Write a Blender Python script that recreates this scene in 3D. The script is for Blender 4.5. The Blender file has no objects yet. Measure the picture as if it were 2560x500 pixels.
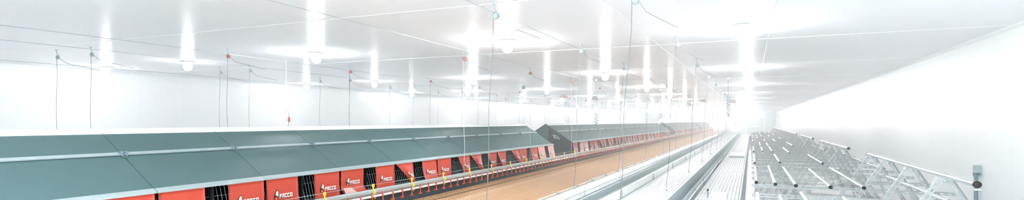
import bpy, math, random
from mathutils import Vector, Matrix
random.seed(7)
PI = math.pi
C = bpy.context.scene.collection
SC = bpy.context.scene

# ---------------------------------------------------------------- camera
H = 2.2                                   # eye height above the concrete floor
YAW = math.radians(23.8)
cd = bpy.data.cameras.new('camera'); cam = bpy.data.objects.new('camera', cd); C.objects.link(cam)
cd.sensor_width = 36.0; cd.lens = 1355 / 2560 * 36.0
cd.shift_y = 53 / 2560; cd.clip_start = 0.05; cd.clip_end = 300
cam.location = (0, 0, H); cam.rotation_euler = (PI / 2, 0, YAW)
SC.camera = cam

# ---------------------------------------------------------------- exposure, world
SC.view_settings.view_transform = 'Standard'; SC.view_settings.look = 'None'
SC.view_settings.exposure = 3.15; SC.view_settings.gamma = 1.0
SC.view_settings.use_curve_mapping = False
SC.cycles.max_bounces = 8; SC.cycles.diffuse_bounces = 6; SC.cycles.volume_bounces = 1
SC.cycles.use_denoising = True
LAMP_E = 40.0
SKY_E = 1.9
w = bpy.data.worlds.new('world'); SC.world = w; w.use_nodes = True
w.node_tree.nodes['Background'].inputs[0].default_value = (0.95, 0.98, 1.0, 1)
w.node_tree.nodes['Background'].inputs[1].default_value = SKY_E

# ---------------------------------------------------------------- materials
def pm(name, col, rough=0.5, metal=0.0, var=0.05, vscale=3.0, bump=0.0, bscale=40.0, spec=0.5, stretch=(1, 1, 1)):
    m = bpy.data.materials.new(name); m.use_nodes = True
    nt = m.node_tree; b = nt.nodes['Principled BSDF']
    b.inputs['Roughness'].default_value = rough; b.inputs['Metallic'].default_value = metal
    b.inputs['Specular IOR Level'].default_value = spec
    tc = nt.nodes.new('ShaderNodeTexCoord'); mp = nt.nodes.new('ShaderNodeMapping')
    mp.inputs['Scale'].default_value = stretch
    nt.links.new(tc.outputs['Object'], mp.inputs['Vector'])
    n = nt.nodes.new('ShaderNodeTexNoise'); n.inputs['Scale'].default_value = vscale; n.inputs['Detail'].default_value = 4
    nt.links.new(mp.outputs[0], n.inputs['Vector'])
    mx = nt.nodes.new('ShaderNodeMix'); mx.data_type = 'RGBA'
    mx.inputs[6].default_value = tuple(c * (1 - var) for c in col) + (1,)
    mx.inputs[7].default_value = tuple(min(1, c * (1 + var)) for c in col) + (1,)
    nt.links.new(n.outputs['Fac'], mx.inputs[0]); nt.links.new(mx.outputs[2], b.inputs['Base Color'])
    if bump:
        n2 = nt.nodes.new('ShaderNodeTexNoise'); n2.inputs['Scale'].default_value = bscale
        nt.links.new(mp.outputs[0], n2.inputs['Vector'])
        bp = nt.nodes.new('ShaderNodeBump'); bp.inputs['Strength'].default_value = bump; bp.inputs['Distance'].default_value = 0.01
        nt.links.new(n2.outputs['Fac'], bp.inputs['Height']); nt.links.new(bp.outputs[0], b.inputs['Normal'])
    return m

def emit(name, col, e):
    m = bpy.data.materials.new(name); m.use_nodes = True
    b = m.node_tree.nodes['Principled BSDF']
    b.inputs['Base Color'].default_value = col + (1,)
    b.inputs['Emission Color'].default_value = col + (1,); b.inputs['Emission Strength'].default_value = e
    return m

def panel_mat(name, col, axis, pitch, rough, joint=0.80, bump=0.0, spec=0.5, phase=0.0):
    """sandwich panels: thin joints across the given object axis every pitch metres"""
    m = pm(name, col, rough, 0, 0.015, 0.6, bump, 1.2, spec)
    nt = m.node_tree; b = nt.nodes['Principled BSDF']
    src = b.inputs['Base Color'].links[0].from_socket
    tc = nt.nodes.new('ShaderNodeTexCoord'); sp = nt.nodes.new('ShaderNodeSeparateXYZ')
    nt.links.new(tc.outputs['Object'], sp.inputs[0])
    def mth(op, a, bb):
        q = nt.nodes.new('ShaderNodeMath'); q.operation = op
        for i, v in enumerate((a, bb)):
            if isinstance(v, (int, float)): q.inputs[i].default_value = v
            else: nt.links.new(v, q.inputs[i])
        return q.outputs[0]
    t = mth('MODULO', mth('ADD', sp.outputs[axis], 1000.0 * pitch + phase), pitch)
    lt = mth('LESS_THAN', t, 0.010)
    mx = nt.nodes.new('ShaderNodeMix'); mx.data_type = 'RGBA'
    nt.links.new(lt, mx.inputs[0]); nt.links.new(src, mx.inputs[6])
    mx.inputs[7].default_value = tuple(c * joint for c in col) + (1,)
    nt.links.new(mx.outputs[2], b.inputs['Base Color'])
    return m

M = dict(
    ceiling=pm('ceiling_paint', (0.905, 0.915, 0.94), 0.27, 0, 0.015, 0.5, 0.012, 0.8, 0.11, (1, .35, 1)),
    wall=panel_mat('wall_panel', (0.83, 0.862, 0.868), 1, 1.15, 0.28, 0.93, 0.02, 0.5),
    endwall=panel_mat('end_wall_panel', (0.48, 0.53, 0.53), 0, 1.15, 0.35, 0.9),
    floor=pm('wet_concrete', (0.88, 0.91, 0.915), 0.12, 0, 0.22, 1.7, 0.05, 6, 0.5),
    trim=pm('white_profile', (0.84, 0.87, 0.88), 0.3),
    roof=pm('grey_green_panel', (0.074, 0.143, 0.150), 0.46, 0, 0.05, 5, 0.03, 160),
    galvleg=pm('galvanised_angle_iron', (0.36, 0.395, 0.40), 0.45, 0.3, 0.10, 25),
    galv=pm('galvanised_steel', (0.60, 0.68, 0.70), 0.36, 0.75, 0.10, 30, 0.02, 60),
    galvm=pm('galvanised_matt', (0.43, 0.50, 0.51), 0.5, 0.3, 0.10, 25),
    pipe=pm('zinc_pipe', (0.72, 0.78, 0.80), 0.22, 0.8, 0.05, 20),
    strip=pm('light_strip', (0.36, 0.45, 0.47), 0.35, 0.1, 0.08, 12),
    cap=pm('ridge_cap_white', (0.80, 0.88, 0.90), 0.3, 0, 0.04, 8),
    black=pm('black_rubber', (0.005, 0.007, 0.008), 0.5),
    dark=pm('dark_nest_interior', (0.010, 0.014, 0.016), 0.8),
    base=pm('dark_base_panel', (0.040, 0.068, 0.082), 0.55, 0, 0.15, 8),
    gable=pm('dark_gable_panel', (0.020, 0.032, 0.040), 0.5, 0, 0.15, 6),
    gable2=pm('slate_gable_panel', (0.045, 0.085, 0.10), 0.5, 0, 0.12, 6),
    red=pm('red_pvc_flap', (0.50, 0.060, 0.034), 0.42, 0, 0.08, 6, 0.10, 9),
    redpale=pm('faded_pvc_flap', (0.78, 0.42, 0.38), 0.35, 0, 0.10, 6, 0.10, 9),
    redplast=pm('red_plastic', (0.66, 0.07, 0.03), 0.35),
    yellow=pm('yellow_plastic', (0.90, 0.68, 0.08), 0.4),
    white=pm('white_plastic', (0.82, 0.86, 0.86), 0.35, 0, 0.03, 8),
    print=pm('white_print', (0.86, 0.86, 0.84), 0.5),
    prblack=pm('black_print', (0.01, 0.015, 0.02), 0.5),
    wire=pm('pale_wire', (0.42, 0.52, 0.54), 0.4, 0.5, 0.05, 10),
    rod=pm('nest_rod', (0.30, 0.38, 0.40), 0.35, 0.4, 0.1, 20),
    slatb=pm('brown_slat_plastic', (0.60, 0.375, 0.205), 0.5, 0, 0.12, 4),
    slatw=pm('white_slat_plastic', (0.91, 0.925, 0.925), 0.4, 0, 0.04, 4),
    under=pm('under_slat_shade', (0.05, 0.03, 0.02), 0.8),  # near black, stands for the shade under the brown slats
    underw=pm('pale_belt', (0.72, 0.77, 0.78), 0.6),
    rope=pm('grey_rope', (0.20, 0.225, 0.23), 0.6, 0, 0.1, 60),
    ropew=pm('white_rope', (0.70, 0.74, 0.75), 0.6, 0, 0.1, 60),
    pulley=pm('pulley_plastic', (0.35, 0.45, 0.48), 0.45),
    winchred=pm('faded_red_casing', (0.50, 0.22, 0.19), 0.45),
    pulleyred=pm('red_pulley', (0.52, 0.17, 0.14), 0.45),
    conduit=pm('grey_conduit', (0.16, 0.24, 0.28), 0.4),
    boxgrey=pm('grey_box', (0.36, 0.44, 0.46), 0.4),
    lamp=emit('lamp_glow', (1.0, 0.99, 0.985), LAMP_E), lampdim=emit('dim_lamp_glow', (1.0, 0.99, 0.985), LAMP_E * .30),
    wood=pm('pale_edge_rail', (0.72, 0.62, 0.52), 0.5, 0, 0.1, 10),
)

# ---------------------------------------------------------------- mesh builder
class MB:
    def __init__(s): s.v = []; s.f = []; s.mi = []; s.sm = []
    def add(s, vs, fs, mi=0, smooth=False):
        n = len(s.v); s.v += [tuple(p) for p in vs]
        for f in fs: s.f.append(tuple(i + n for i in f)); s.mi.append(mi); s.sm.append(smooth)
        return s
    def box(s, x0, x1, y0, y1, z0, z1, mi=0):
        v = [(x, y, z) for x in (x0, x1) for y in (y0, y1) for z in (z0, z1)]
        return s.add(v, [(0, 1, 3, 2), (4, 6, 7, 5), (0, 4, 5, 1), (2, 3, 7, 6), (0, 2, 6, 4), (1, 5, 7, 3)], mi)
    def beam(s, a, b, w, h, up=(0, 0, 1), mi=0, off=(0, 0)):
        """box section beam a->b, w across, h along up"""
        a = Vector(a); b = Vector(b); d = (b - a).normalized(); u = Vector(up)
        r = d.cross(u).normalized(); u = r.cross(d).normalized()
        vs = []
        for p in (a, b):
            for i, j in ((-1, -1), (1, -1), (1, 1), (-1, 1)):
                vs.append(p + r * (i * w / 2 + off[0]) + u * (j * h / 2 + off[1]))
        return s.add(vs, [(0, 1, 2, 3), (7, 6, 5, 4), (0, 4, 5, 1), (1, 5, 6, 2), (2, 6, 7, 3), (3, 7, 4, 0)], mi)
    def tube(s, pts, r, n=8, mi=0, cap=True, r2=None):
        pts = [Vector(p) for p in pts]; rings = []; N = len(pts); prev = None
        for k, p in enumerate(pts):
            d = (pts[min(k + 1, N - 1)] - pts[max(k - 1, 0)]).normalized()
            if prev is None:
                u = Vector((0, 0, 1)) if abs(d.z) < .9 else Vector((1, 0, 0))
            else: u = prev
            a = d.cross(u).normalized(); u = a.cross(d).normalized(); prev = u
            rr = r if r2 is None else r + (r2 - r) * k / (N - 1)
            rings.append([p + (a * math.cos(t) + u * math.sin(t)) * rr for t in (2 * PI * i / n for i in range(n))])
        vs = [q for rg in rings for q in rg]; fs = []
        for k in range(N - 1):
            for i in range(n):
                j = (i + 1) % n; fs.append((k * n + i, k * n + j, (k + 1) * n + j, (k + 1) * n + i))
        s.add(vs, fs, mi, True)
        if cap:
            s.add(rings[0], [tuple(range(n))[::-1]], mi); s.add(rings[-1], [tuple(range(n))], mi)
        return s
    def lathe(s, prof, c=(0, 0, 0), n=20, mi=0, axis='z'):
        c = Vector(c); vs = []
        for r, h in prof:
            for i in range(n):
                t = 2 * PI * i / n; a, b = r * math.cos(t), r * math.sin(t)
                vs.append(c + (Vector((a, b, h)) if axis == 'z' else Vector((a, h, b)) if axis == 'y' else Vector((h, a, b))))
        fs = [(k * n + i, k * n + (i + 1) % n, (k + 1) * n + (i + 1) % n, (k + 1) * n + i) for k in range(len(prof) - 1) for i in range(n)]
        return s.add(vs, fs, mi, True)
    def prism(s, poly, y0, y1, mi=0):
        """poly in (x,z), extruded along y"""
        n = len(poly); vs = [(x, y0, z) for x, z in poly] + [(x, y1, z) for x, z in poly]
        return s.add(vs, [tuple(range(n)), tuple(range(n, 2 * n))[::-1]] + [(i, i + n, (i + 1) % n + n, (i + 1) % n) for i in range(n)], mi)
    def slotted(s, a, b, w, t, up, pitch=0.075, slot=0.045, face=1, mi=0):
        """flat perforated strip a->b: two rails and bridges, real holes; width along 'up'"""
        a = Vector(a); b = Vector(b); L = (b - a).length; d = (b - a) / L
        r = d.cross(Vector(up)).normalized(); u = r.cross(d).normalized()
        rail = w * .33
        for sg in (-1, 1):
            o = u * sg * (w / 2 - rail / 2); s.beam(a + o, b + o, t, rail, up)
        k = 0.0
        while k < L:
            e = min(k + pitch - slot, L)
            s.beam(a + d * k, a + d * e, t * .98, w * .36, up); k += pitch
        return s
    def angle(s, a, b, w, t, up, **k):
        """slotted angle iron: two perforated flanges at right angles"""
        a = Vector(a); b = Vector(b); d = (b - a).normalized()
        r = d.cross(Vector(up)).normalized(); u = r.cross(d).normalized()
        s.slotted(a, b, w, t, u, **k)
        s.slotted(a + r * w / 2 + u * w / 2, b + r * w / 2 + u * w / 2, w, t, r, **k)
        return s
    def mesh(s, name, mats):
        me = bpy.data.meshes.new(name); me.from_pydata(s.v, [], s.f)
        for m in (mats if isinstance(mats, (list, tuple)) else [mats]):
            if m: me.materials.append(m)
        me.polygons.foreach_set('material_index', s.mi); me.polygons.foreach_set('use_smooth', s.sm)
        me.update(); return me
    def build(s, name, mats, parent=None, loc=(0, 0, 0)):
        o = bpy.data.objects.new(name, s.mesh(name, mats)); C.objects.link(o)
        if parent: o.parent = parent
        o.location = loc; return o

def tag(o, label=None, cat=None, group=None, kind=None):
    if label: o['label'] = label
    if cat: o['category'] = cat
    if group: o['group'] = group
    if kind: o['kind'] = kind
    return o
def thing(name, loc, label, cat, group=None, rz=0):
    o = bpy.data.objects.new(name, None); C.objects.link(o); o.location = loc; o.rotation_euler.z = rz
    o.empty_display_size = .1
    return tag(o, label, cat, group)
def copy_tree(o, parent=None):
    c = o.copy(); C.objects.link(c); c.parent = parent
    for ch in list(o.children): copy_tree(ch, c)
    return c
def dup(src, loc, label, group=None):
    c = copy_tree(src); c.location = loc; c['label'] = label
    if group: c['group'] = group
    return c
ORD = ['first', 'second', 'third', 'fourth', 'fifth', 'sixth', 'seventh', 'eighth', 'ninth', 'tenth', 'eleventh', 'twelfth',
       'thirteenth', 'fourteenth', 'fifteenth', 'sixteenth', 'seventeenth', 'eighteenth', 'nineteenth', 'twentieth']

# ---------------------------------------------------------------- room shell
XL, XR, Y0, Y1, ZC = -14.83, 3.15, -4.0, 83.2, 3.454
def struct(name, mb, mat): return tag(mb.build(name, mat), kind='structure')
struct('floor', MB().box(XL - .2, XR + .2, Y0 - .2, Y1 + .2, -.2, 0), M['floor'])
struct('ceiling', MB().box(XL - .2, XR + .2, Y0 - .2, Y1 + .2, ZC, ZC + .2), M['ceiling'])
struct('wall_left', MB().box(XL - .2, XL, Y0, Y1, 0, ZC), M['wall'])
struct('wall_right', MB().box(XR, XR + .2, Y0, Y1, 0, ZC), M['wall'])
# unseen gateway behind the camera, added to let daylight onto the near end
struct('wall_front', MB().box(XL - .2, -2.2, Y0 - .2, Y0, 0, ZC).box(2.2, XR + .2, Y0 - .2, Y0, 0, ZC).box(-2.2, 2.2, Y0 - .2, Y0, 2.8, ZC), M['endwall'])
# end wall with a row of fan openings
FX = [-2.06 - 2.44 * i for i in range(5)]
FZ0, FZ1, FW = 0.62, 2.86, 1.12
mb = MB(); mb.box(XL - .2, XR + .2, Y1, Y1 + .2, FZ1, ZC); 
edges = [XL - .2]
for fx in sorted(FX): edges += [fx - FW, fx + FW]
edges += [-0.62]
for a, b in zip(edges[0::2], edges[1::2]): mb.box(a, b, Y1, Y1 + .2, FZ0, FZ1)
mb.box(XL - .2, -0.62, Y1, Y1 + .2, 0, FZ0); mb.box(1.66, XR + .2, Y1, Y1 + .2, 0, FZ1); mb.box(-.62, 1.66, Y1, Y1 + .2, 2.66, FZ1)
struct('wall_back', mb, M['endwall'])
# roller door in the end wall
mb = MB(); z = 0.0
while z < 2.6: mb.box(-.60, 1.64, Y1 + .02, Y1 + .07, z, z + .15); mb.box(-.60, 1.64, Y1 + .035, Y1 + .065, z + .15, z + .19); z += .19
d = struct('door_1', mb, M['boxgrey'])
fr = MB().box(-.70, -.60, Y1 - .06, Y1 + .05, 0, 2.72).box(1.64, 1.74, Y1 - .06, Y1 + .05, 0, 2.72).box(-.60, 1.64, Y1 - .06, Y1 + .05, 2.63, 2.72)
fr.box(-.60, 1.64, Y1 - .01, Y1 + .03, 1.42, 1.50)
fr.build('door_frame', M['trim'], d)
# ceiling joint profiles across the house, corner profiles along it
for i in range(20):
    y = 1.3 + 3.9 * i
    struct('trim_%d' % (i + 1), MB().prism([(XL, ZC), (XR, ZC), (XR, ZC - .003), (XL, ZC - .003)], y - .010, y + .010), M['trim'])
struct('trim_21', MB().prism([(XR, ZC), (XR - .05, ZC), (XR - .035, ZC - .02), (XR - .012, ZC - .035), (XR, ZC - .05)], Y0, Y1), M['trim'])
struct('trim_22', MB().prism([(XL, ZC), (XL + .05, ZC), (XL + .035, ZC - .02), (XL + .012, ZC - .035), (XL, ZC - .05)], Y0, Y1), M['trim'])
struct('trim_23', MB().box(XL + .05, XR - .05, Y1 - .02, Y1, 3.40, ZC), M['trim'])

# ---------------------------------------------------------------- exhaust fans
def make_fan():
    t = thing('exhaust_fan', (0, 0, 0), 'x', 'fan', 'exhaust fans in the end wall')
    n = 48; R = .98; mb = MB()
    for y, fl in ((-.05, 1), (.2, 0)):
        vs = []; 
        for i in range(n):
            a = 2 * PI * i / n; c, s = math.cos(a), math.sin(a); k = (FW - .004) / max(abs(c), abs(s))
            vs.append((c * R, y, s * R)); vs.append((c * k, y, s * k))
        mb.add(vs, [(2 * i, 2 * i + 1, (2 * i + 3) % (2 * n), (2 * i + 2) % (2 * n)) for i in range(n)])
    mb.box(-FW + .004, FW - .004, -.05, .2, -FW, -FW + .01).box(-FW + .004, FW - .004, -.05, .2, FW - .01, FW)
    mb.build('housing', M['galvm'], t)
    MB().lathe([(R + .10, -.14), (R + .03, -.13), (R, -.05), (R - .01, .2), (R + .02, .2), (R + .02, -.04), (R + .10, -.12), (R + .10, -.14)], n=48, axis='y').build('inlet_ring', M['white'], t)
    MB().lathe([(0, -.10), (.09, -.09), (.11, -.04), (.11, .09), (0, .1)], n=16, axis='y').build('motor_hub', M['black'], t)
    for k in range(6):
        a = k * PI / 3; mb = MB(); vs = []; S = 6
        for i in range(S + 1):
            r = .10 + (R - .16) * i / S; wd = .06 + .09 * i / S; tw = .55 - .3 * i / S
            for sgn in (-1, 1):
                x, y, z = sgn * wd * math.cos(tw), sgn * wd * math.sin(tw) * .7, r
                vs.append((x * math.cos(a) + z * math.sin(a), y, -x * math.sin(a) + z * math.cos(a)))
        fs = [(2 * i, 2 * i + 1, 2 * i + 3, 2 * i + 2) for i in range(S)]
        m2 = len(vs); vs2 = [(x, y + .008, z) for x, y, z in vs]
        mb.add(vs + vs2, fs + [tuple(q + m2 for q in f)[::-1] for f in fs] + [(0, 1, m2 + 1, m2), (2 * S, m2 + 2 * S, m2 + 2 * S + 1, 2 * S + 1)])
        mb.build('blade', M['white'], t)
    MB().box(-R, R, .10, .125, -.02, .02).build('motor_bracket', M['white'], t)
    return t
fan0 = make_fan()
for i, fx in enumerate(FX):
    f = fan0 if i == 0 else copy_tree(fan0)
    f.location = (fx, Y1, (FZ0 + FZ1) / 2)
    f['label'] = 'large round exhaust fan glowing with daylight in the end wall, %s from the roller door' % ('nearest' if i == 0 else ORD[i])

# ---------------------------------------------------------------- ceiling lamps
def make_lamp():
    t = thing('ceiling_lamp', (0, 0, 0), 'x', 'lamp', 'lamps on the white ceiling')
    MB().lathe([(0, 0), (.06, 0), (.150, -.014), (.156, -.024), (.06, -.034), (.034, -.040), (0, -.040)], n=20).build('holder_shade_dish', M['white'], t)  # rim widened into a dish, added to block the bulb's upward light
    MB().lathe([(.034, -.040), (.06, -.055), (.080, -.085), (.085, -.115), (.077, -.148), (.058, -.173), (.030, -.190), (0, -.196)], n=14).build('bulb', M['lamp'], t)
    return t
lamp0 = make_lamp(); first = True
b0 = [c_ for c_ in lamp0.children if c_.name.startswith('bulb')][0].data
bulbs = {False: b0, True: b0.copy()}; bulbs[True].materials[0] = M['lampdim']     # the two rows on the left burn dimmer
LX = [(-13.6, 'along the left wall'), (-10.8, 'left of the nests'), (-7.3, 'above the nest roofs'), (-3.45, 'above the brown slats'), (-.1, 'above the platform edge')]
for lx, where in LX:
    for k in range(14):
        y = 1.5 + 6.15 * k
        if y > 82: break
        l = lamp0 if first else copy_tree(lamp0); first = False
        l.location = (lx, y, ZC)
        for c_ in l.children:
            if c_.name.startswith('bulb'): c_.data = bulbs[lx < -9]
        if k <= 5: l['label'] = 'small glowing ceiling lamp in the row %s, %s from the camera' % (where, ORD[k])
        else: l['label'] = 'tiny far ceiling lamp in the row %s' % where
        l['group'] = 'ceiling lamps in the row ' + where

# ---------------------------------------------------------------- nest units
RX, RZ, HW, EZ = -5.80, 2.115, 0.85, 1.571
TM = 0.43
NB = 1.19                                       # underside of the units = top of the base
FT, FB = 1.552, 1.205                           # flap top and bottom
LET = {'F': [(0, 0, .28, 1), (.28, .72, 1, 1), (.28, .38, .85, .62)],
       'A': [(0, 0, .28, 1), (.72, 0, 1, 1), (.28, .74, .72, 1), (.28, .30, .72, .52)],
       'C': [(0, 0, .28, 1), (.28, .74, 1, 1), (.28, 0, 1, .26)],
       'O': [(0, 0, .28, 1), (.72, 0, 1, 1), (.28, .74, .72, 1), (.28, 0, .72, .26)]}
def flap_fn(y0, y1, kind):
    """surface point of a hanging flap, u along the row, v downwards"""
    W = y1 - y0; Hh = FT - FB
    rnd = random.Random(int(y0 * 1000) + len(kind) * 7); ph = rnd.uniform(0, 6)
    def P(u, v):
        x = .862 + .006 * math.sin(u * 7 + ph) * v + .004; y = y0 + u * W; z = FT - v * Hh
        if kind == 'pulled':                    # the near lower corner is drawn away along the row
            y += (1 - u) * W * .55 * v ** 1.1; x += .05 * v * math.sin(u * PI) + .02 * v * v
        elif kind == 'strong':
            y += (1 - u) * W * .85 * v ** .9; x += .07 * v * math.sin(u * PI) + .03 * v; z += (1 - u) * .02 * v
        elif kind == 'curl':                    # near edge curls outwards
            e = max(0, .35 - u) / .35; y += e * e * .09 * v; x += e * e * .09 * v + .015 * v
        elif kind == 'bow':                     # bottom pushed out
            x += .05 * v * v; y += W * .10 * (v ** 2) * (1 - u)
        elif kind == 'swing':                   # whole flap swung sideways
            y += .11 * v ** 1.4; x += .03 * v
        elif kind == 'fold':                    # lower near corner tucked up and lying folded
            if v > .72: q = (v - .72); x += q * .25; z += q * Hh * .35
            y += 0
        else: x += .012 * v
        return Vector((x, y, z))
    return P
def make_flap(parent, y0, y1, kind, pale=False, logo=True, detail=True):
    P = flap_fn(y0, y1, kind); nu, nv = (10, 8) if detail else (4, 3); mb = MB(); T = .003
    vs = [P(i / nu, j / nv) for j in range(nv + 1) for i in range(nu + 1)]
    fs = [(j * (nu + 1) + i, j * (nu + 1) + i + 1, (j + 1) * (nu + 1) + i + 1, (j + 1) * (nu + 1) + i) for j in range(nv) for i in range(nu)]
    n = len(vs); back = [p - Vector((T, 0, 0)) for p in vs]
    rim = []
    per = [i for i in range(nu + 1)] + [j * (nu + 1) + nu for j in range(1, nv + 1)] + [nv * (nu + 1) + i for i in range(nu - 1, -1, -1)] + [j * (nu + 1) for j in range(nv - 1, 0, -1)]
    for a, b in zip(per, per[1:] + per[:1]): rim.append((a, a + n, b + n, b))
    mb.add(vs + back, [f[::-1] for f in fs] + [tuple(q + n for q in f) for f in fs] + rim, 0, True)
    fl = mb.build('flap', M['redpale' if pale else 'red'], parent)
    if pale: fl['label'] = 'faded pale red flap'
    if kind == 'fold':                           # the turned-up corner showing its pale back
        q = MB(); a, b, c, d_ = P(.02, .99), P(.02, .70), P(.34, .72), P(.50, .98)
        o = Vector((.012, 0, 0)); o2 = Vector((.045, 0, .01))
        q.add([a + o, b + o2, c + o2, d_ + o, a + o * .5, b + o2 * .8, c + o2 * .8, d_ + o * .5], [(0, 3, 2, 1), (4, 5, 6, 7), (0, 1, 5, 4), (1, 2, 6, 5), (2, 3, 7, 6), (3, 0, 4, 7)])
        tag(q.build('folded_corner', M['redpale'], fl), 'pale folded flap corner')
    if logo:
        W = y1 - y0; Hh = FT - FB
        def R(mb_, ua, va, ub, vb, mi, off=.004, sub=3):    # metres along the flap, up from its bottom
            for k in range(sub):
                p = ua + (ub - ua) * k / sub; r = ua + (ub - ua) * (k + 1) / sub
                q = [P(x / W, 1 - y / Hh) + Vector((off, 0, 0)) for x, y in ((p, va), (r, va), (r, vb), (p, vb))]
                mb_.add(q, [(0, 1, 2, 3)], mi)
        def poly(mb_, pts, mi, off):
            mb_.add([P(x / W, 1 - y / Hh) + Vector((off, 0, 0)) for x, y in pts], [tuple(range(len(pts)))], mi)
        lx, ly = .175, .115; lw, lh, gp = .032, .048, .007
        if kind == 'fold': ly += .03
        g = MB()
        for i, chh in enumerate('FACCO'):
            ox = lx + i * (lw + gp)
            for a, b, c, d_ in LET[chh]:
                R(g, ox + a * lw, ly + b * lh, ox + c * lw, ly + d_ * lh, 0, .006, 1)
                R(g, ox + a * lw + .004, ly + b * lh - .005, ox + c * lw + .004, ly + d_ * lh - .005, 1, .0045, 1)
        g.build('lettering', [M['print'], M['prblack']], fl)
        e = MB(); ex = .125; ey = ly - .008
        poly(e, [(ex - .022, ey), (ex - .032, ey + .03), (ex - .02, ey + .06), (ex, ey + .095), (ex + .016, ey + .11), (ex + .03, ey + .095), (ex + .036, ey + .06), (ex + .03, ey + .02), (ex + .022, ey - .008)], 1, .0045)
        poly(e, [(ex - .012, ey + .05), (ex, ey + .08), (ex + .015, ey + .102), (ex + .027, ey + .085), (ex + .030, ey + .05), (ex + .024, ey + .025), (ex + .012, ey + .045)], 0, .006)
        poly(e, [(ex - .014, ey - .002), (ex - .018, ey + .022), (ex - .004, ey + .032), (ex + .012, ey + .024), (ex + .014, ey + .002), (ex, ey - .012)], 2, .0065)
        poly(e, [(ex - .006, ey + .004), (ex - .008, ey + .012), (ex + .004, ey + .016), (ex + .006, ey + .006)], 0, .0075)
        e.build('rooster_emblem', [M['print'], M['prblack'], M['redplast']], fl)
    return fl

dx, dz = HW, EZ - RZ
SL = Vector((dx, 0, dz)); NRM = Vector((-dz, 0, dx)).normalized()
def slab(t0, t1, y0, y1, th, lift=0, side=1):
    mb = MB(); v = []
    for y in (y0, y1):
        for t, l in ((t0, lift), (t1, lift), (t1, lift - th), (t0, lift - th)):
            p = Vector((0, y, RZ)) + SL * t + NRM * l
            v.append((p.x * side, p.y, p.z))
    mb.add(v, [(0, 1, 2, 3), (7, 6, 5, 4), (0, 4, 5, 1), (1, 5, 6, 2), (2, 6, 7, 3), (3, 7, 4, 0)])
    return mb
SHARED = {}
def shared(key, fn):
    if key not in SHARED: SHARED[key] = fn()
    return SHARED[key]
def link(name, key, fn, mats, parent):
    me = shared(key, lambda: fn().mesh(name, mats))
    o = bpy.data.objects.new(name, me); C.objects.link(o); o.parent = parent; return o
def m_ridge():
    mb = MB()
    mb.prism([(-.062, RZ - .040), (0, RZ + .012), (.062, RZ - .022), (.066, RZ - .062), (.058, RZ - .062), (.054, RZ - .034), (0, RZ + .002), (-.058, RZ - .048)], .004, 1.196)
    return mb
def m_seam():
    mb = MB(); p = Vector((0, 0, RZ)) + SL * TM
    a = p + NRM * .008 - SL.normalized() * .018; b = p + NRM * .008 + SL.normalized() * .018
    q = [(a.x, a.z), ((a + NRM * .012).x, (a + NRM * .012).z), ((b + NRM * .012).x, (b + NRM * .012).z), (b.x, b.z)]
    mb.prism(q, .003, 1.197); return mb
def m_eave():
    mb = MB()
    mb.prism([(HW - .02, EZ + .018), (HW + .022, EZ - .006), (HW + .022, EZ - .025), (HW + .016, EZ - .025), (HW + .014, EZ - .012), (HW - .02, EZ + .008)], .004, 1.196)
    for k in range(5): mb.lathe([(0, .024), (.004, .0235), (.006, .021)], (HW, .12 + .24 * k, EZ - .017), 8, axis='x')
    return mb
def m_body():
    mb = MB()                                    # partitions, centre wall, floor and back of the nest
    pent = [(.04, NB), (HW - .012, NB), (HW - .012, EZ - .02), (.04, RZ - .06)]
    mb.prism(pent, .002, .010); mb.prism(pent, 1.190, 1.198); mb.prism([(.04, NB), (HW - .03, NB), (HW - .03, EZ - .03), (.04, RZ - .07)], .596, .604)
    mb.box(.02, .04, .002, 1.198, NB, RZ - .06); mb.box(.04, HW - .01, .01, 1.19, NB, NB + .015)
    mb.box(-HW + .012, -HW + .03, .002, 1.198, NB, EZ - .02); mb.box(-HW + .03, .02, .01, 1.19, NB, NB + .015)
    return mb
def m_grid():
    mb = MB(); a = Vector((HW - .035, 0, NB + .03)); b = Vector((HW - .13, 0, EZ - .012)); n = 25
    for k in range(n):
        y = .03 + (1.14) * k / (n - 1)
        mb.tube([(a.x, y, a.z), (b.x, y, b.z)], .0028, 5)
    for t in (.05, .62):
        p = a.lerp(b, t); mb.tube([(p.x, .014, p.z), (p.x, 1.186, p.z)], .0026, 5)
    return mb
def m_clamp():
    mb = MB(); p = Vector((0, 0, RZ)) + SL * TM + NRM * .028
    for dy in (-.022, .022): mb.box(p.x - .018, p.x + .018, dy - .012, dy + .012, p.z - .028, p.z + .012)
    mb.tube([(p.x, -.04, p.z), (p.x, .04, p.z)], .009, 8)
    mb.tube([(p.x + .02, -.03, p.z - .025), (p.x + .04, 0, p.z - .045), (p.x + .02, .03, p.z - .025)], .005, 6)
    return mb
def nest_unit(y, kinds, pales, label, group, detail, logo):
    t = thing('nest_unit', (RX, y, 0), label, 'nest box', group)
    link('lower_roof_panel', 'lr', lambda: slab(TM + .004, 1, .003, 1.197, .012), M['roof'], t)
    link('upper_roof_panel', 'ur', lambda: slab(.03, TM - .004, .003, 1.197, .012), M['roof'], t)
    link('rear_roof_panel', 'rr', lambda: slab(.03, 1, .003, 1.197, .012, 0, -1), M['roof'], t)
    link('ridge_cap', 'rc', m_ridge, M['cap'], t); link('seam_strip', 'ss', m_seam, M['strip'], t)
    link('eave_strip', 'es', m_eave, M['strip'], t); link('nest_interior', 'ni', m_body, M['dark'], t)
    if detail or True: link('rod_grid', 'rg', m_grid, M['rod'], t)
    link('latch', 'cl', m_clamp, M['conduit'], t)
    spans = ((.014, .470), (.735, 1.178))
    for (a, b), k, pl in zip(spans, kinds, pales):
        if detail: make_flap(t, a, b, k, pl, logo)
        else:
            key = ('fl', a, k, pl)
            if key not in SHARED: SHARED[key] = make_flap(t, a, b, k, pl, logo, False)
            else: copy_tree(SHARED[key], t)
    return t
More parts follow.
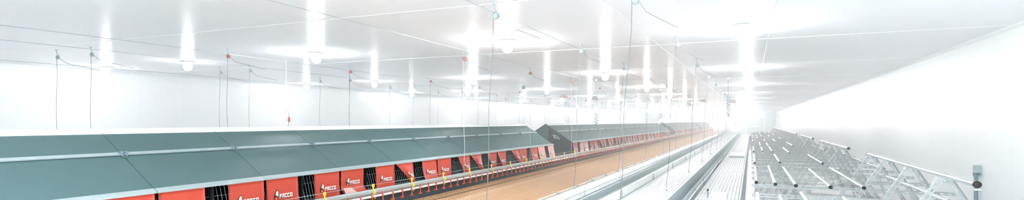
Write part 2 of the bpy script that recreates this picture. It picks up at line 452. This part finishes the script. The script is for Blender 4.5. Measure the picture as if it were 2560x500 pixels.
# near row, counted back from the gap in the row
NEAR = [('plain', 'plain'), ('plain', 'plain'), ('plain', 'plain'), ('plain', 'plain'), ('fold', 'plain'), ('strong', 'bow'),
        ('plain', 'pulled'), ('strong', 'curl'), ('curl', 'strong'), ('plain', 'bow'), ('swing', 'swing')]
desc = {4: 'both red flaps hanging straight', 5: 'one flap folded at its lower corner', 6: 'near flap drawn sideways', 7: 'far flap drawn sideways',
        8: 'near flap drawn into a triangle', 9: 'far flap drawn aside', 10: 'two red flaps', 11: 'pale flaps swung aside'}
# the row runs from y=.8; the camera sees it from the second unit on
for i in range(11):
    y = .8 + 1.2 * i; n = 10 - i
    nest_unit(y, NEAR[i], (i == 10, i == 10 or False), 'grey-roofed nest unit of the near row, %s counted back from the gap in the row' % ORD[n] if n else
              'grey-roofed nest unit with pale flaps closing the near row at the gap', 'nest units of the near row', True, True)
KS = ['plain', 'bow', 'curl', 'pulled', 'swing', 'strong']
def row(y0, n, rname, far):
    r = random.Random(int(y0))
    for i in range(n):
        ks = (r.choice(KS[:4] if not far else KS[:2]), r.choice(KS if not far else KS[:3])); pl = (r.random() < .15, r.random() < .22)
        if far and i > 5: lab = 'small pale nest unit farther along the %s' % rname
        else: lab = 'nest unit with small red flaps, %s of the %s after its dark end panel' % (ORD[i], rname)
        nest_unit(y0 + 1.2 * i, ks, pl, lab, 'nest units of the ' + rname, False, not far)
row(15.75, 18, 'second row', False)
row(39.6, 17, 'third row', True)
row(61.8, 16, 'last row', True)
# gable panels closing the rows that face the camera
def gable(y, label):
    t = thing('gable_panel', (RX, y - .03, 0), label, 'end panel', 'dark end panels of the nest rows')
    MB().prism([(.10, NB), (HW, NB), (HW, EZ - .012), (.10, RZ - .075)], 0, .024).build('front_panel', M['gable'], t)
    MB().prism([(-HW, NB), (.094, NB), (.094, RZ - .072), (0, RZ - .015), (-HW, EZ - .012)], .006, .024).build('rear_panel', M['gable2'], t)
    q = MB(); u1 = Vector((0, 0, RZ - .004)); e1 = Vector((HW + .005, 0, EZ - .006)); e2 = Vector((-HW - .005, 0, EZ - .006))
    q.beam(u1, e1, .03, .014, (0, 0, 1)); q.beam(u1, e2, .03, .014, (0, 0, 1)); q.build('edge_trim', M['base'], t)
    MB().box(.10, .17, -.03, 0, 1.80, 1.93).build('motor_box', M['black'], t)
    cx, cz = .34, 1.715; g = MB(); K = .78                # white mark: an eye-shaped bird head outline with a dark centre
    def el(rx, rz, n=20, dx_=0, dz_=0, tilt=-.25):
        o = []
        for i in range(n):
            a = 2 * PI * i / n; x, z_ = K * rx * math.cos(a), K * rz * math.sin(a) * (1 - .35 * math.cos(a))
            o.append((cx + dx_ + x * math.cos(tilt) - z_ * math.sin(tilt), cz + dz_ + x * math.sin(tilt) + z_ * math.cos(tilt)))
        return o
    def face(pts, y_, mi): g.add([(x, y_, z_) for x, z_ in pts], [tuple(range(len(pts)))], mi)
    face(el(.105, .062), -.003, 0); face(el(.055, .032, dx_=.004, dz_=.004), -.005, 1); face(el(.018, .014, dx_=-.01), -.007, 0)
    face([(cx - .13, cz + .055), (cx - .05, cz + .075), (cx - .06, cz + .03)], -.003, 0); face([(cx + .05, cz - .06), (cx + .12, cz - .075), (cx + .10, cz - .01)], -.003, 0)
    g.build('painted_mark', [M['strip'], M['gable']], t)
gable(15.75, 'dark gable panel with a white mark closing the second nest row')
gable(39.6, 'small dark gable panel closing the third nest row far behind')
gable(61.8, 'tiny far gable panel closing the last nest row')
# base under the nests
t = thing('nest_platform', (0, 0, 0), 'long dark base under the nest units beside the brown slats', 'nest base')
MB().box(-4.80, -4.76, .8, 81, 0, NB - .002).box(-6.84, -6.80, .8, 81, 0, NB - .002).build('side_panel', M['base'], t)
MB().box(-6.80, -4.80, .8, 81, NB - .03, NB - .002).build('top_sheet', M['base'], t)
MB().prism([(-4.76, NB - .03), (-4.755, NB - .002), (-4.90, NB - .0005), (-4.90, NB - .001)], .8, 81).build('egg_belt_lip', M['galvm'], t)

# ---------------------------------------------------------------- drinker line in front of the nests
t = thing('drinker_line', (0, 0, 0), 'white drinker pipe with red nipples along the front of the nests', 'drinker line')
RXP, RZP = -4.70, 1.250
mb = MB(); mb.prism([(RXP - .028, RZP - .022), (RXP + .028, RZP - .022), (RXP + .030, RZP + .012), (RXP + .012, RZP + .026), (RXP - .012, RZP + .026), (RXP - .030, RZP + .012)], .8, 81)
mb.build('support_rail', M['galvm'], t)
PX, PZ = -4.645, 1.188
MB().tube([(PX, .8, PZ), (PX, 81, PZ)], .0155, 10).build('water_pipe', M['white'], t)
def nip(mb, y):
    mb.tube([(PX + .004, y, PZ + .052), (PX + .020, y, PZ + .02), (PX + .020, y, PZ - .045)], .0065, 6)
    mb.lathe([(.021, PZ + .016), (.021, PZ - .016)], (PX, y, 0), 8)
    mb.lathe([(.006, PZ - .03), (.009, PZ - .066), (.015, PZ - .082), (.015, PZ - .092), (0, PZ - .092)], (PX + .017, y, 0), 8)
    mb.lathe([(.020, PZ - .084), (.033, PZ - .082), (.034, PZ - .090), (.024, PZ - .096), (0, PZ - .096)], (PX + .014, y - .012, 0), 10)
    return mb
n0 = nip(MB(), 0).mesh('nipple', M['redplast']); ys = [4.95 + .2300 * k for k in range(330)]
for y in ys[:100]:
    o = bpy.data.objects.new('nipple', n0); C.objects.link(o); o.parent = t; o.location = (0, y, 0)
mb = MB()
for y in ys[100:]: nip(mb, y)
tag(mb.build('nipple', M['redplast'], t), kind='stuff')
mb = MB()
def clip(mb):
    mb.tube([(-4.690, 0, RZP + .090), (-4.688, 0, RZP + .03), (-4.655, .004, RZP), (-4.672, 0, RZP - .05), (-4.655, 0, RZP - .10)], .0095, 6)
    mb.box(-4.700, -4.676, -.014, .014, RZP + .06, RZP + .098); mb.box(-4.672, -4.648, -.014, .014, RZP - .03, RZP + .01)
    return mb
c0 = clip(mb).mesh('wire_clip', M['yellow'])
for k in range(80):
    o = bpy.data.objects.new('wire_clip', c0); C.objects.link(o); o.parent = t; o.location = (0, 5.05 + .915 * k, 0)
MB().tube([(-4.69, .8 + 1.25 * k, RZP + .085 + .004 * math.sin(k * 2)) for k in range(64)], .0028, 5).build('guard_wire', M['wire'], t)

# ---------------------------------------------------------------- slatted floors
def tag_s(o, l, c, g=None): return tag(o, l, c, g)
BX0, BX1, SZ = -4.74, -2.97, 1.0
def brown_slats(y0, y1, step):
    """thin transverse bars over longitudinal ones, open to a dark sheet painted for the shade below"""
    mb = MB(); w_ = step * .53
    y = y0
    while y < y1 - w_:
        for a, b in ((BX0, -4.475), (-4.435, -4.12), (-4.11, BX1)): mb.box(a, b, y, y + w_, SZ - .002, SZ)  # open gap left here to draw the shadow line along the slats
        y += step
    x = BX0
    while x < BX1 - .01:
        if not (-4.50 < x < -4.425): mb.box(x, x + .024, y0, y1 - .004, SZ - .0042, SZ - .0022)
        x += .060
    return mb
t = thing('brown_slat_floor', (0, 0, 0), 'long brown plastic slatted floor in front of the nests', 'slatted floor')
y = 2.0
panels = []
while y < 80.9:
    brown_slats(y, min(y + 2.4, 81), .080).build('slat_panel', M['slatb'], t); y += 2.4
MB().box(-4.119, -4.111, 2, 81, SZ - .03, SZ + .003).build('joint_strip', M['wood'], t)
MB().box(BX0, BX1 - .05, 2, 81, .80, .82).build('shade_sheet', M['under'], t)  # dark sheet added to give the shade beneath the slats
mb = MB(); mb.box(BX1 + .002, BX1 + .055, 2, 81, SZ - .07, SZ + .012); mb.build('edge_rail', M['wood'], t)
mb0 = MB().box(BX1 + .055, BX1 + .085, -.035, .035, SZ - .04, SZ + .022).box(BX1 + .01, BX1 + .055, -.03, .03, SZ + .012, SZ + .022)
me = mb0.mesh('edge_bracket', M['strip'])
for k in range(72):
    o = bpy.data.objects.new('edge_bracket', me); C.objects.link(o); o.parent = t; o.location = (0, 3.1 + 1.08 * k, 0)
mb = MB()
for k in range(33): mb.box(BX1 - .10, BX1 - .05, 2.2 + 2.4 * k, 2.25 + 2.4 * k, 0, SZ - .03)
mb.build('support_posts', M['galvm'], t).name = 'support_post'

# white slatted platform, its ribs running along the house
PX0, PX1, PYE = -2.86, -.17, 53.0
t = thing('white_slat_platform', (0, 0, 0), 'wide white ribbed slat platform between the brown slats and the open floor', 'slatted platform')
def white_panel(x0, x1, y0, y1, pitch):
    mb = MB(); x = x0
    while x < x1 - pitch * .5:
        mb.prism([(x, SZ - .03), (x + pitch * .12, SZ), (x + pitch * .48, SZ), (x + pitch * .60, SZ - .03)], y0, y1); x += pitch
    yy = y0 + .1
    while yy < y1: mb.box(x0, x1, yy, yy + .012, SZ - .028, SZ - .008); yy += .24
    return mb
for (xa, xb, pt) in ((PX0, -2.14, .045), (-1.84, -.98, .058), (-.80, PX1, .058)):
    y = 2.4
    while y < PYE - .1:
        ye = min(y + 3.0, PYE)
        if xa == PX0: MB().box(xa, xb, y, ye - .006, SZ - .03, SZ).build('smooth_panel', M['slatw'], t)
        else: white_panel(xa, xb, y, ye - .008, pt).build('slat_panel', M['slatw'], t)
        y += 3.0
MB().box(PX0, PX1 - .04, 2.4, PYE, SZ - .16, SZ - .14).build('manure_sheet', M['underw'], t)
MB().box(PX1, PX1 + .02, 2.4, PYE, .0, SZ - .0).build('side_skirt', M['galvm'], t)
MB().box(PX0 - .02, PX0, 2.4, PYE, SZ - .2, SZ).build('edge_strip', M['white'], t)
MB().box(PX0, PX1, PYE, PYE + .02, 0, SZ).build('end_board', M['white'], t)
for k in range(17):
    for x in (PX0 + .05, -1.5, -.35):
        MB().box(x, x + .05, 2.6 + 3.1 * k, 2.65 + 3.1 * k, 0, SZ - .16).build('leg', M['galvm'], t)

# feeder trough with wire grill (left) ------------------------------------------------
t = thing('chain_feeder', (0, 0, 0), 'galvanised chain feeder trough with a wire grill beside a white board', 'feeder')
F0, F1 = 2.4, 52.5
mb = MB()
mb.prism([(-2.11, 1.02), (-1.93, 1.02), (-1.915, 1.125), (-1.921, 1.125), (-1.937, 1.027), (-2.103, 1.027), (-2.119, 1.125), (-2.125, 1.125)], F0, F1)
mb.build('trough', M['galvm'], t)
MB().tube([(-2.16, F0, 1.135), (-2.16, F1, 1.135)], .010, 6).build('side_pipe', M['conduit'], t)
mb = MB(); y = F0
while y < 31:
    mb.tube([(-2.02, y, 1.034), (-2.0, y + .025, 1.05), (-2.02, y + .05, 1.034)], .009, 4, cap=False); y += .06
mb.box(-2.05, -1.99, F0, F1, 1.028, 1.033); mb.build('feed_chain', M['conduit'], t)
mb = MB(); mb.tube([(-2.20, F0, 1.19), (-2.20, F1, 1.19)], .005, 5); mb.tube([(-2.20, F0, 1.035), (-2.20, F1, 1.035)], .005, 5)
y = F0
while y < F1:
    mb.tube([(-2.20, y, 1.02), (-2.20, y, 1.19), (-2.15, y, 1.20)], .0032 if y < 25 else .004, 4, cap=False); y += .055 if y < 25 else .11
mb.build('wire_grill', M['wire'], t)
mb = MB()
for k in range(17): mb.box(-2.13, -1.90, 3.0 + 3.0 * k, 3.03 + 3.0 * k, .99, 1.02)
mb.build('cross_support', M['galvm'], t)
t = thing('white_board', (0, 0, 0), 'low white board in joined lengths standing right of the grilled feeder', 'board')
for k in range(17):
    a = F0 + 3.0 * k; b = min(a + 2.992, F1)
    MB().box(-1.868, -1.850, a, b, SZ - .0, 1.125).box(-1.876, -1.842, a, b, 1.12, 1.135).build('board_length', M['white'], t)
    MB().box(-1.848, -1.836, b - .03, b + .03, SZ, 1.12).build('joint_plate', M['galvm'], t)
# second feeder
t = thing('feed_trough', (0, 0, 0), 'tall plain grey feeder trough between the two ribbed slat areas', 'feeder')
mb = MB()
mb.prism([(-.955, 1.01), (-.835, 1.01), (-.82, 1.165), (-.826, 1.165), (-.841, 1.017), (-.949, 1.017), (-.984, 1.19), (-.99, 1.19)], F0, F1)
mb.build('trough', M['galvm'], t)
MB().tube([(-.80, F0 + 1.5 * k, 1.09 + .012 * math.sin(k * 1.7)) for k in range(34)], .009, 6).build('water_hose', M['white'], t)
MB().box(-.93, -.86, F0, F1, 1.02, 1.03).build('feed_chain', M['conduit'], t)
for k in range(33):
    MB().tube([(-.80, F0 + .6 + 1.5 * k, 1.18), (-.795, F0 + .6 + 1.5 * k, 1.10), (-.79, F0 + .63 + 1.5 * k, 1.03)], .006, 5).build('hose_clip', M['wire'], t)

# ---------------------------------------------------------------- small things on the platform
t = thing('plastic_tray', (-.42, 20.2, SZ), 'white plastic tray with a dark front edge lying on the ribbed slats', 'tray')
MB().box(-.22, .22, -.95, .95, 0, .05).box(-.24, .24, -.97, .97, .05, .065).build('tray_body', M['white'], t)
MB().box(-.22, .22, -.985, -.952, .008, .062).build('front_edge', M['boxgrey'], t)
t = thing('plastic_carton', (-.42, 8.55, SZ), 'faint white upright carton on the slats at the bottom edge of the photo', 'carton')
MB().box(-.09, .09, -.12, .12, 0, .13).build('carton_body', M['white'], t)
MB().box(-.095, .095, -.125, .125, .13, .142).build('lid', M['trim'], t)
t = thing('step_box', (-.10, 53.6, 0), 'pale step box with a dark gap at the far end of the platform', 'box')
MB().box(-.5, .5, -.45, .45, .86, .96).build('box_top', M['white'], t)
MB().box(-.4, .4, -.3, .3, 0.0, .86).build('box_body', M['conduit'], t)
t = thing('cable_stub', (-.62, 9.0, SZ), 'short dark upright cable end beside the grey trough', 'cable')
MB().tube([(0, 0, 0), (.003, 0, .05), (-.003, 0, .11)], .009, 7).build('cable_end', M['conduit'], t)
MB().lathe([(0, .11), (.014, .11), (.014, .14), (0, .14)], n=8).build('plug', M['black'], t)
for i, (x, y, lab) in enumerate(((-2.42, 8.35, 'bent wire hook with a curved arm on the white slats, nearest the camera'),
                                 (-2.40, 10.8, 'bent wire hook with a curved arm on the white slats, second from the camera'),
                                 (-2.40, 15.5, 'small bent wire hook farther along the white slats'))):
    t = thing('wire_hook', (x, y, SZ), lab, 'hook', 'bent wire hooks on the white slats')
    MB().tube([(0, 0, 0), (0, 0, .12), (.02, .02, .22), (.12, .10, .30), (.28, .20, .36)], .005, 6).build('hook_arm', M['wire'], t)
    MB().lathe([(0, 0), (.03, 0), (.026, .02), (.012, .035), (0, .035)], n=12).build('hook_foot', M['wire'], t)

# ---------------------------------------------------------------- pipe racks on the open floor
APX, APZ = 1.81, 1.60
def make_rack(L=4.85, at=(.88, 2.15, 3.45, 4.6)):
    t = thing('perch_frame', (APX, 0, 0), 'x', 'steel rack', 'A shaped perch frames along the right wall')
    mb = MB(); mb.tube([(0, 0, APZ + .046), (0, L, APZ + .046)], .028, 16); mb.build('ridge_pipe', M['pipe'], t)
    e = MB().lathe([(0, -.006), (.023, -.006), (.030, -.004), (.030, .03), (.028, .03)], (0, 0, APZ + .046), 14, axis='y')
    e.build('end_cap', M['black'], t)
    MB().lathe([(0, .006), (.023, .006), (.030, .004), (.030, -.03), (.028, -.03)], (0, L, APZ + .046), 14, axis='y').build('end_cap', M['black'], t)
    for k, y in enumerate(at):
        for sg in (-1, 1):
            a = Vector((.03 * sg, y + (.014 if sg > 0 else -.014), APZ + .02)); b = Vector((sg * 1.0, y + (.014 if sg > 0 else -.014), .0))
            MB().angle(a, b, .050, .004, (sg, 0, .62), pitch=.085, slot=.05).build('leg', M['galvleg'], t)
        MB().lathe([(0, -.038), (.014, -.036), (.014, .03), (0, .032)], (0, y, APZ - .012), 10, axis='y').build('bolt', M['galv'], t)
        MB().slotted((-.95, y + .05, .42), (.95, y + .05, .42), .045, .004, (0, 0, 1)).build('tie_bar', M['galvleg'], t)
    return t
rack0 = make_rack(); rack1 = make_rack(6.2, (.5, 1.6, 2.7, 3.8, 4.9, 5.9))
for i in range(7):
    y = 5.97 + 6.85 * i
    lab = ('tall A shaped steel perch frame nearest the camera by the right wall', 'tall A shaped steel perch frame, second from the camera', 'tall A shaped steel perch frame, third from the camera')[i] if i < 3 else 'tall A shaped perch frame, %s from the camera, small by the wall' % ORD[i]
    r = rack0 if i == 0 else rack1 if i == 3 else copy_tree(rack0 if i < 3 else rack1)
    r.location = (APX, y, 0); r['label'] = lab
def make_low():
    t = thing('low_frame', (0, 0, 0), 'x', 'steel rack', 'low slotted frames carrying loose pipes')
    for k in range(4):
        y = .10 + 1.08 * k
        MB().angle((.0, y, 1.275), (2.42, y, 1.275), .045, .004, (0, 0, 1)).build('cross_bar', M['galvleg'], t)
        for x0, x1 in (((.62, .10), (2.10, 2.5)) if k % 2 else ((.66, 1.16),)):
            yy = y - .03
            MB().slotted((x0, yy, 1.25), (x1, yy, 0), .045, .004, (1, 0, .4)).build('leg', M['galvleg'], t)
    for x in (.62, 2.16):
        MB().slotted((x, .05, .62), (x, 3.5, .62), .04, .004, (0, 0, 1)).build('tie_bar', M['galvleg'], t)
    return t
low0 = make_low(); LOWY = [4.1 + 4.33 * j for j in range(11)]
for j, y in enumerate(LOWY):
    r = low0 if j == 0 else copy_tree(low0); r.location = (0, y, 0)
    r['label'] = 'low slotted steel frame carrying loose pipes, %s' % (['nearest the camera', 'second from the camera', 'third from the camera', 'fourth from the camera', 'fifth from the camera'][j] if j < 5 else '%s from the camera' % ORD[j])
PIPE = {}
def loose_pipe(x, y, L, z, lab, grp):
    t = thing('steel_pipe', (x, y, z), lab, 'pipe', grp)
    r = .022
    key = round(L, 2)
    if key not in PIPE:
        PIPE[key] = (MB().tube([(0, 0, r), (0, L, r)], r, 12).mesh('pipe_tube', M['pipe']),
                     MB().lathe([(0, -.006), (.018, -.006), (.024, -.004), (.024, .03)], (0, 0, r), 12, axis='y').mesh('end_cap', M['black']))
    for nme, me in (('pipe_tube', PIPE[key][0]), ('end_cap', PIPE[key][1])):
        o = bpy.data.objects.new(nme, me); C.objects.link(o); o.parent = t
    return t
XS = [(.07, 'leftmost'), (.31, 'second'), (.56, 'third'), (.97, 'fourth'), (1.36, 'rightmost')]
for j, y in enumerate(LOWY):
    for i, (x, nm) in enumerate(XS):
        if (i == 1 and j % 3 == 2) or (j > 3 and i < 3 and (i * 3 + j) % 4 == 0) or (j > 1 and i > 2 and (i + j) % 2): continue
        yy = y + (.0, -.02, .02, .0, -.05)[i] + (.06 + .09 * min(j, 4)) * math.sin(j * 2.3 + i); L = (3.1, 2.9, 3.3)[(i + j) % 3]
        lab = 'galvanised loose pipe, %s on the %s low frame from the camera' % (nm, ORD[j])
        loose_pipe(x, yy, L, 1.2995, lab, 'loose pipes on the low frames')
# pipes lying lower, among the legs on the wall side
for j, (x, y, z, L, nm) in enumerate(((1.98, 7.3, 1.2995, 3.0, 'loose pipe ending on the wall side of the nearest tall frame'),
                                      (2.22, 11.8, 1.2995, 3.6, 'loose pipe on the wall side beneath the second tall frame'),
                                      (2.05, 18.9, 1.2995, 4.0, 'loose pipe on the wall side beneath the third tall frame'))):
    loose_pipe(x, y, L, z, nm, 'loose pipes by the right wall')

# ---------------------------------------------------------------- junction box on the right wall
t = thing('junction_box', (XR, 10.25, 0), 'white and grey junction box with a grey conduit on the right wall', 'junction box')
MB().box(-.105, -.012, .0, .33, 1.425, 1.545).build('cover', M['white'], t)
MB().box(-.100, -.001, -.03, -.001, 1.43, 1.54).box(-.012, -.001, 0, .30, 1.43, 1.54).build('box_body', M['boxgrey'], t)
MB().tube([(-.052, .035, .0), (-.052, .035, 1.424)], .026, 12).build('conduit', M['conduit'], t)
MB().lathe([(.026, 1.36), (.036, 1.372), (.040, 1.424), (0, 1.424)], (-.052, .035, 0), 12).build('gland', M['conduit'], t)
MB().box(-.085, -.001, .0, .07, 1.16, 1.185).build('pipe_clip', M['white'], t)

# ---------------------------------------------------------------- winch wires along the ceiling
for i, (x, z, lab) in enumerate(((-12.65, 3.33, 'thin winch wire along the ceiling nearest the left wall'), (-9.6, 3.34, 'thin winch wire under the ceiling left of the nests'),
                                 (-8.3, 3.36, 'thin winch wire under the ceiling just left of the nest roofs'), (-4.3, 3.37, 'thin winch wire under the ceiling above the nest fronts'),
                                 (-2.50, 3.36, 'thin winch wire under the ceiling above the grilled feeder'), (-1.30, 3.37, 'thin winch wire under the ceiling above the grey trough'),
                                 (.22, 3.36, 'thin winch wire under the ceiling right of the platform'))):
    o = MB().tube([(x, Y0 + .0 + 3.03 * k, z + .012 * math.sin(k * 1.9 + i)) for k in range(29)], .0042 if i else .005, 5).build('winch_wire', M['wire'])
    tag(o, lab, 'wire', 'winch wires under the ceiling')

# ---------------------------------------------------------------- suspension ropes with pulleys
def make_rope(red, zb, slope=0.0, white=False, r=.0042):
    t = thing('suspension_rope', (0, 0, ZC), 'x', 'rope', '')
    zp = -.13
    MB().tube([(0, 0, 0), (0, 0, -.05), (.015, .01, -.065), (.012, .012, -.10)], .006, 6).lathe([(0, 0), (.022, 0), (.022, -.008), (0, -.008)], n=10).build('ceiling_hook', M['pulley'], t)
    MB().lathe([(0, -.014), (.020, -.014), (.036, -.012), (.030, 0), (.036, .012), (.020, .014), (0, .014)], (.012, .012, zp), 14, axis='y').build('pulley', M['pulleyred' if red else 'pulley'], t)
    n = 8
    MB().tube([(.012 - .030 + slope * (k / n) + .012 * math.sin(k * 1.3), .012, zp + (zb - ZC - zp) * k / n) for k in range(n + 1)], r, 5).build('cord', M['ropew' if white else 'rope'], t)
    MB().tube([(.04, .012, zp), (.10, .10, zp - .10), (.20, .28, zp - .14), (.34, .50, zp - .20)], .0032, 4).build('loose_end', M['rope'], t)
    MB().lathe([(0, 0), (.012, -.004), (.014, -.03), (0, -.034)], (.012 - .030 + slope, .012, zb - ZC + .005), 8).build('toggle', M['pulleyred' if red else 'pulley'], t)
    return t
ROWS = [(-11.2, 5.5, 0, 1.35, 0, 'leftmost rope row', False), (-10.2, 5.5, 0, 1.35, 0, 'left rope row', False), (-8.3, 6.6, 1, 1.5, 0, 'rope row behind the ridge', False),
        (-4.75, 8.6, 1, 1.285, .03, 'white row before the flaps', True), (-2.5, 5.2, 0, 1.135, -.09, 'row over the grilled feeder', False), (-1.0, 5.07, 0, 1.19, -.13, 'row over the grey trough', False)]
for ri, (x, y0, red, zb, slope, nm, wh) in enumerate(ROWS):
    src = make_rope(red, zb, slope, wh, .0036 if ri >= 4 else .0034)
    for k in range(16):
        y = y0 + 3.2 * k
        o = src if k == 0 else copy_tree(src)
        jx = 0 if k == 0 or ri >= 3 else .06 * math.sin(k * 3 + ri)
        o.location = (x + jx, y, ZC)
        if ri == 5: o.location.x = x
        o['group'] = 'hanging ropes of the ' + nm
        o['label'] = 'hanging rope and pulley, %s from the camera in the %s' % (ORD[k], nm) if k < 6 else 'faint far rope with a pulley in the ' + nm

# coils of rope, coiled cables, globe sensor
def coil(x, y, zc, ztop, label, red):
    t = thing('rope_coil', (x, y, 0), label, 'rope coil', 'hanked rope coils hanging under the ceiling')
    mb = MB()
    for q, (rx, rz) in enumerate(((.055, .11), (.048, .10), (.06, .12))):
        mb.tube([(rx * math.cos(a) + .006 * q, .012 * q, zc + rz * math.sin(a)) for a in (2 * PI * i / 20 for i in range(21))], .006, 5, cap=False)
    mb.build('coil_loops', M['ropew'], t)
    MB().tube([(-.01, 0, ztop), (-.005, 0, (ztop + zc) / 2), (.01, 0, zc + .11)], .005, 5).build('upper_rope', M['ropew'], t)
    MB().tube([(.05, 0, zc + .05), (.085, 0, zc - .05), (.06, 0, zc - .2), (.04, 0, zc - .36)], .004, 5).build('rope_tail', M['rope'], t)
    if red: MB().box(.068, .092, -.012, .012, zc - .15, zc - .05).build('red_toggle', M['redplast'], t)
coil(-8.72, 8.3, 2.33, 3.45, 'grey rope coil with a red toggle hanging left of the nest ridge', True)
coil(-5.75, 17.6, 2.30, 3.45, 'small rope coil hanging above the near end of the second nest row', False)
def spring(x, y, zt, z1, z0, R, label, red):
    t = thing('coiled_cable', (x, y, 0), label, 'coiled cable', 'coiled cables hanging under the ceiling')
    MB().tube([(0, 0, ZC), (0, 0, z1)], .007, 6).build('straight_cable', M['conduit'], t)
    MB().lathe([(0, ZC), (.04, ZC), (.04, ZC - .05), (0, ZC - .05)], n=10).build('ceiling_socket', M['white'], t)
    n = int((z1 - z0) / .065) * 12
    MB().tube([(R * math.cos(k * PI / 6) * min(1, k / 6), R * math.sin(k * PI / 6) * min(1, k / 6), z1 + (z0 - z1) * k / n) for k in range(n + 1)], .007, 5).build('coil', M['conduit'], t)
    if red: MB().box(-.06, .06, -.04, .04, z0 - .09, z0).lathe([(0, z0 + .01), (.03, z0 + .01), (.03, z0)], n=10).build('red_plug', M['redplast'], t)
    else: MB().lathe([(0, z0), (.02, z0), (.02, z0 - .07), (0, z0 - .07)], n=10).build('plug', M['conduit'], t)
spring(-4.25, 15.9, 3.45, 2.47, 2.15, .055, 'coiled cable hanging above the near end of the second nest row', False)
spring(-3.25, 21.9, 3.45, 2.55, 1.66, .075, 'long coiled cable with a red plug hanging over the brown slats', True)
spring(-.6, 16.8, 3.45, 2.95, 2.4, .05, 'short coiled cable hanging over the right half of the platform', False)
t = thing('globe_sensor', (-6.55, 15.75, ZC), 'small dark round sensor hanging under the ceiling above the nests', 'sensor')
MB().tube([(0, 0, 0), (0, 0, -.14)], .006, 6).build('stem', M['wire'], t)
MB().lathe([(0, -.13), (.03, -.135), (.052, -.16), (.06, -.19), (.052, -.222), (.03, -.247), (0, -.252)], n=16).build('globe', M['conduit'], t)

# winch motors under the ceiling
def make_winch():
    t = thing('winch_motor', (0, 0, ZC), 'x', 'winch', 'winch motors under the ceiling')
    MB().box(-.16, .16, -.10, .10, -.03, 0).box(-.16, -.14, -.08, .08, -.22, -.03).box(.14, .16, -.08, .08, -.22, -.03).build('bracket', M['galvm'], t)
    MB().lathe([(0, -.13), (.06, -.13), (.06, .13), (0, .13)], (0, 0, -.17), 14, axis='x').build('drum', M['galvm'], t)
    MB().box(-.06, .06, -.07, .07, -.36, -.23).build('gear_box', M['winchred'], t)
    MB().lathe([(0, .06), (.05, .06), (.055, .20), (.03, .24), (0, .24)], (0, 0, -.295), 14, axis='x').build('motor', M['winchred'], t)
    MB().box(-.22, -.06, -.05, .05, -.33, -.25).build('limit_switch', M['conduit'], t)
    return t
w0 = make_winch()
for i, (x, y, lab) in enumerate(((-7.3, 22.0, 'red winch motor under the ceiling above the start of the second nest row'), (-6.6, 24.5, 'red winch motor under the ceiling right of its neighbour above the second nest row'),
                                 (-2.3, 30.0, 'red winch motor under the far ceiling above the feeder'), (-.9, 31.5, 'red winch motor under the far ceiling above the grey trough'),
                                 (-3.6, 36.0, 'small red winch motor under the far ceiling above the brown slats'))):
    o = w0 if i == 0 else copy_tree(w0); o.location = (x, y, ZC); o['label'] = lab; o.scale = (.75, .75, .75)
o = MB().tube([(-9.3, 20.6, 3.20), (-7.75, 21.7, 3.17)], .02, 8).build('drive_shaft', M['galvm']); tag(o, 'short grey drive shaft under the ceiling left of the red winch motors', 'shaft')
for px_ in ((-9.25, 20.635), (-7.8, 21.665)):
    MB().tube([(px_[0], px_[1], 3.20), (px_[0], px_[1], ZC)], .008, 6).build('shaft_hanger', M['galvm'], o)

# ---------------------------------------------------------------- haze volume imitating lens bloom and fog in the far part
hz = MB().box(XL + .01, XR - .01, 8.0, Y1 - .2, .01, 3.22).build('haze', None)
m = bpy.data.materials.new('haze'); m.use_nodes = True; nt = m.node_tree; nt.nodes.remove(nt.nodes['Principled BSDF'])
vs_ = nt.nodes.new('ShaderNodeVolumeScatter'); vs_.inputs['Color'].default_value = (.76, .80, .81, 1); vs_.inputs['Density'].default_value = 0.023
nt.links.new(vs_.outputs[0], nt.nodes['Material Output'].inputs['Volume'])
hz.data.materials.clear(); hz.data.materials.append(m)
tag(hz, 'thin bright haze added for lens bloom and fog in the far part of the house', 'haze', kind='stuff')
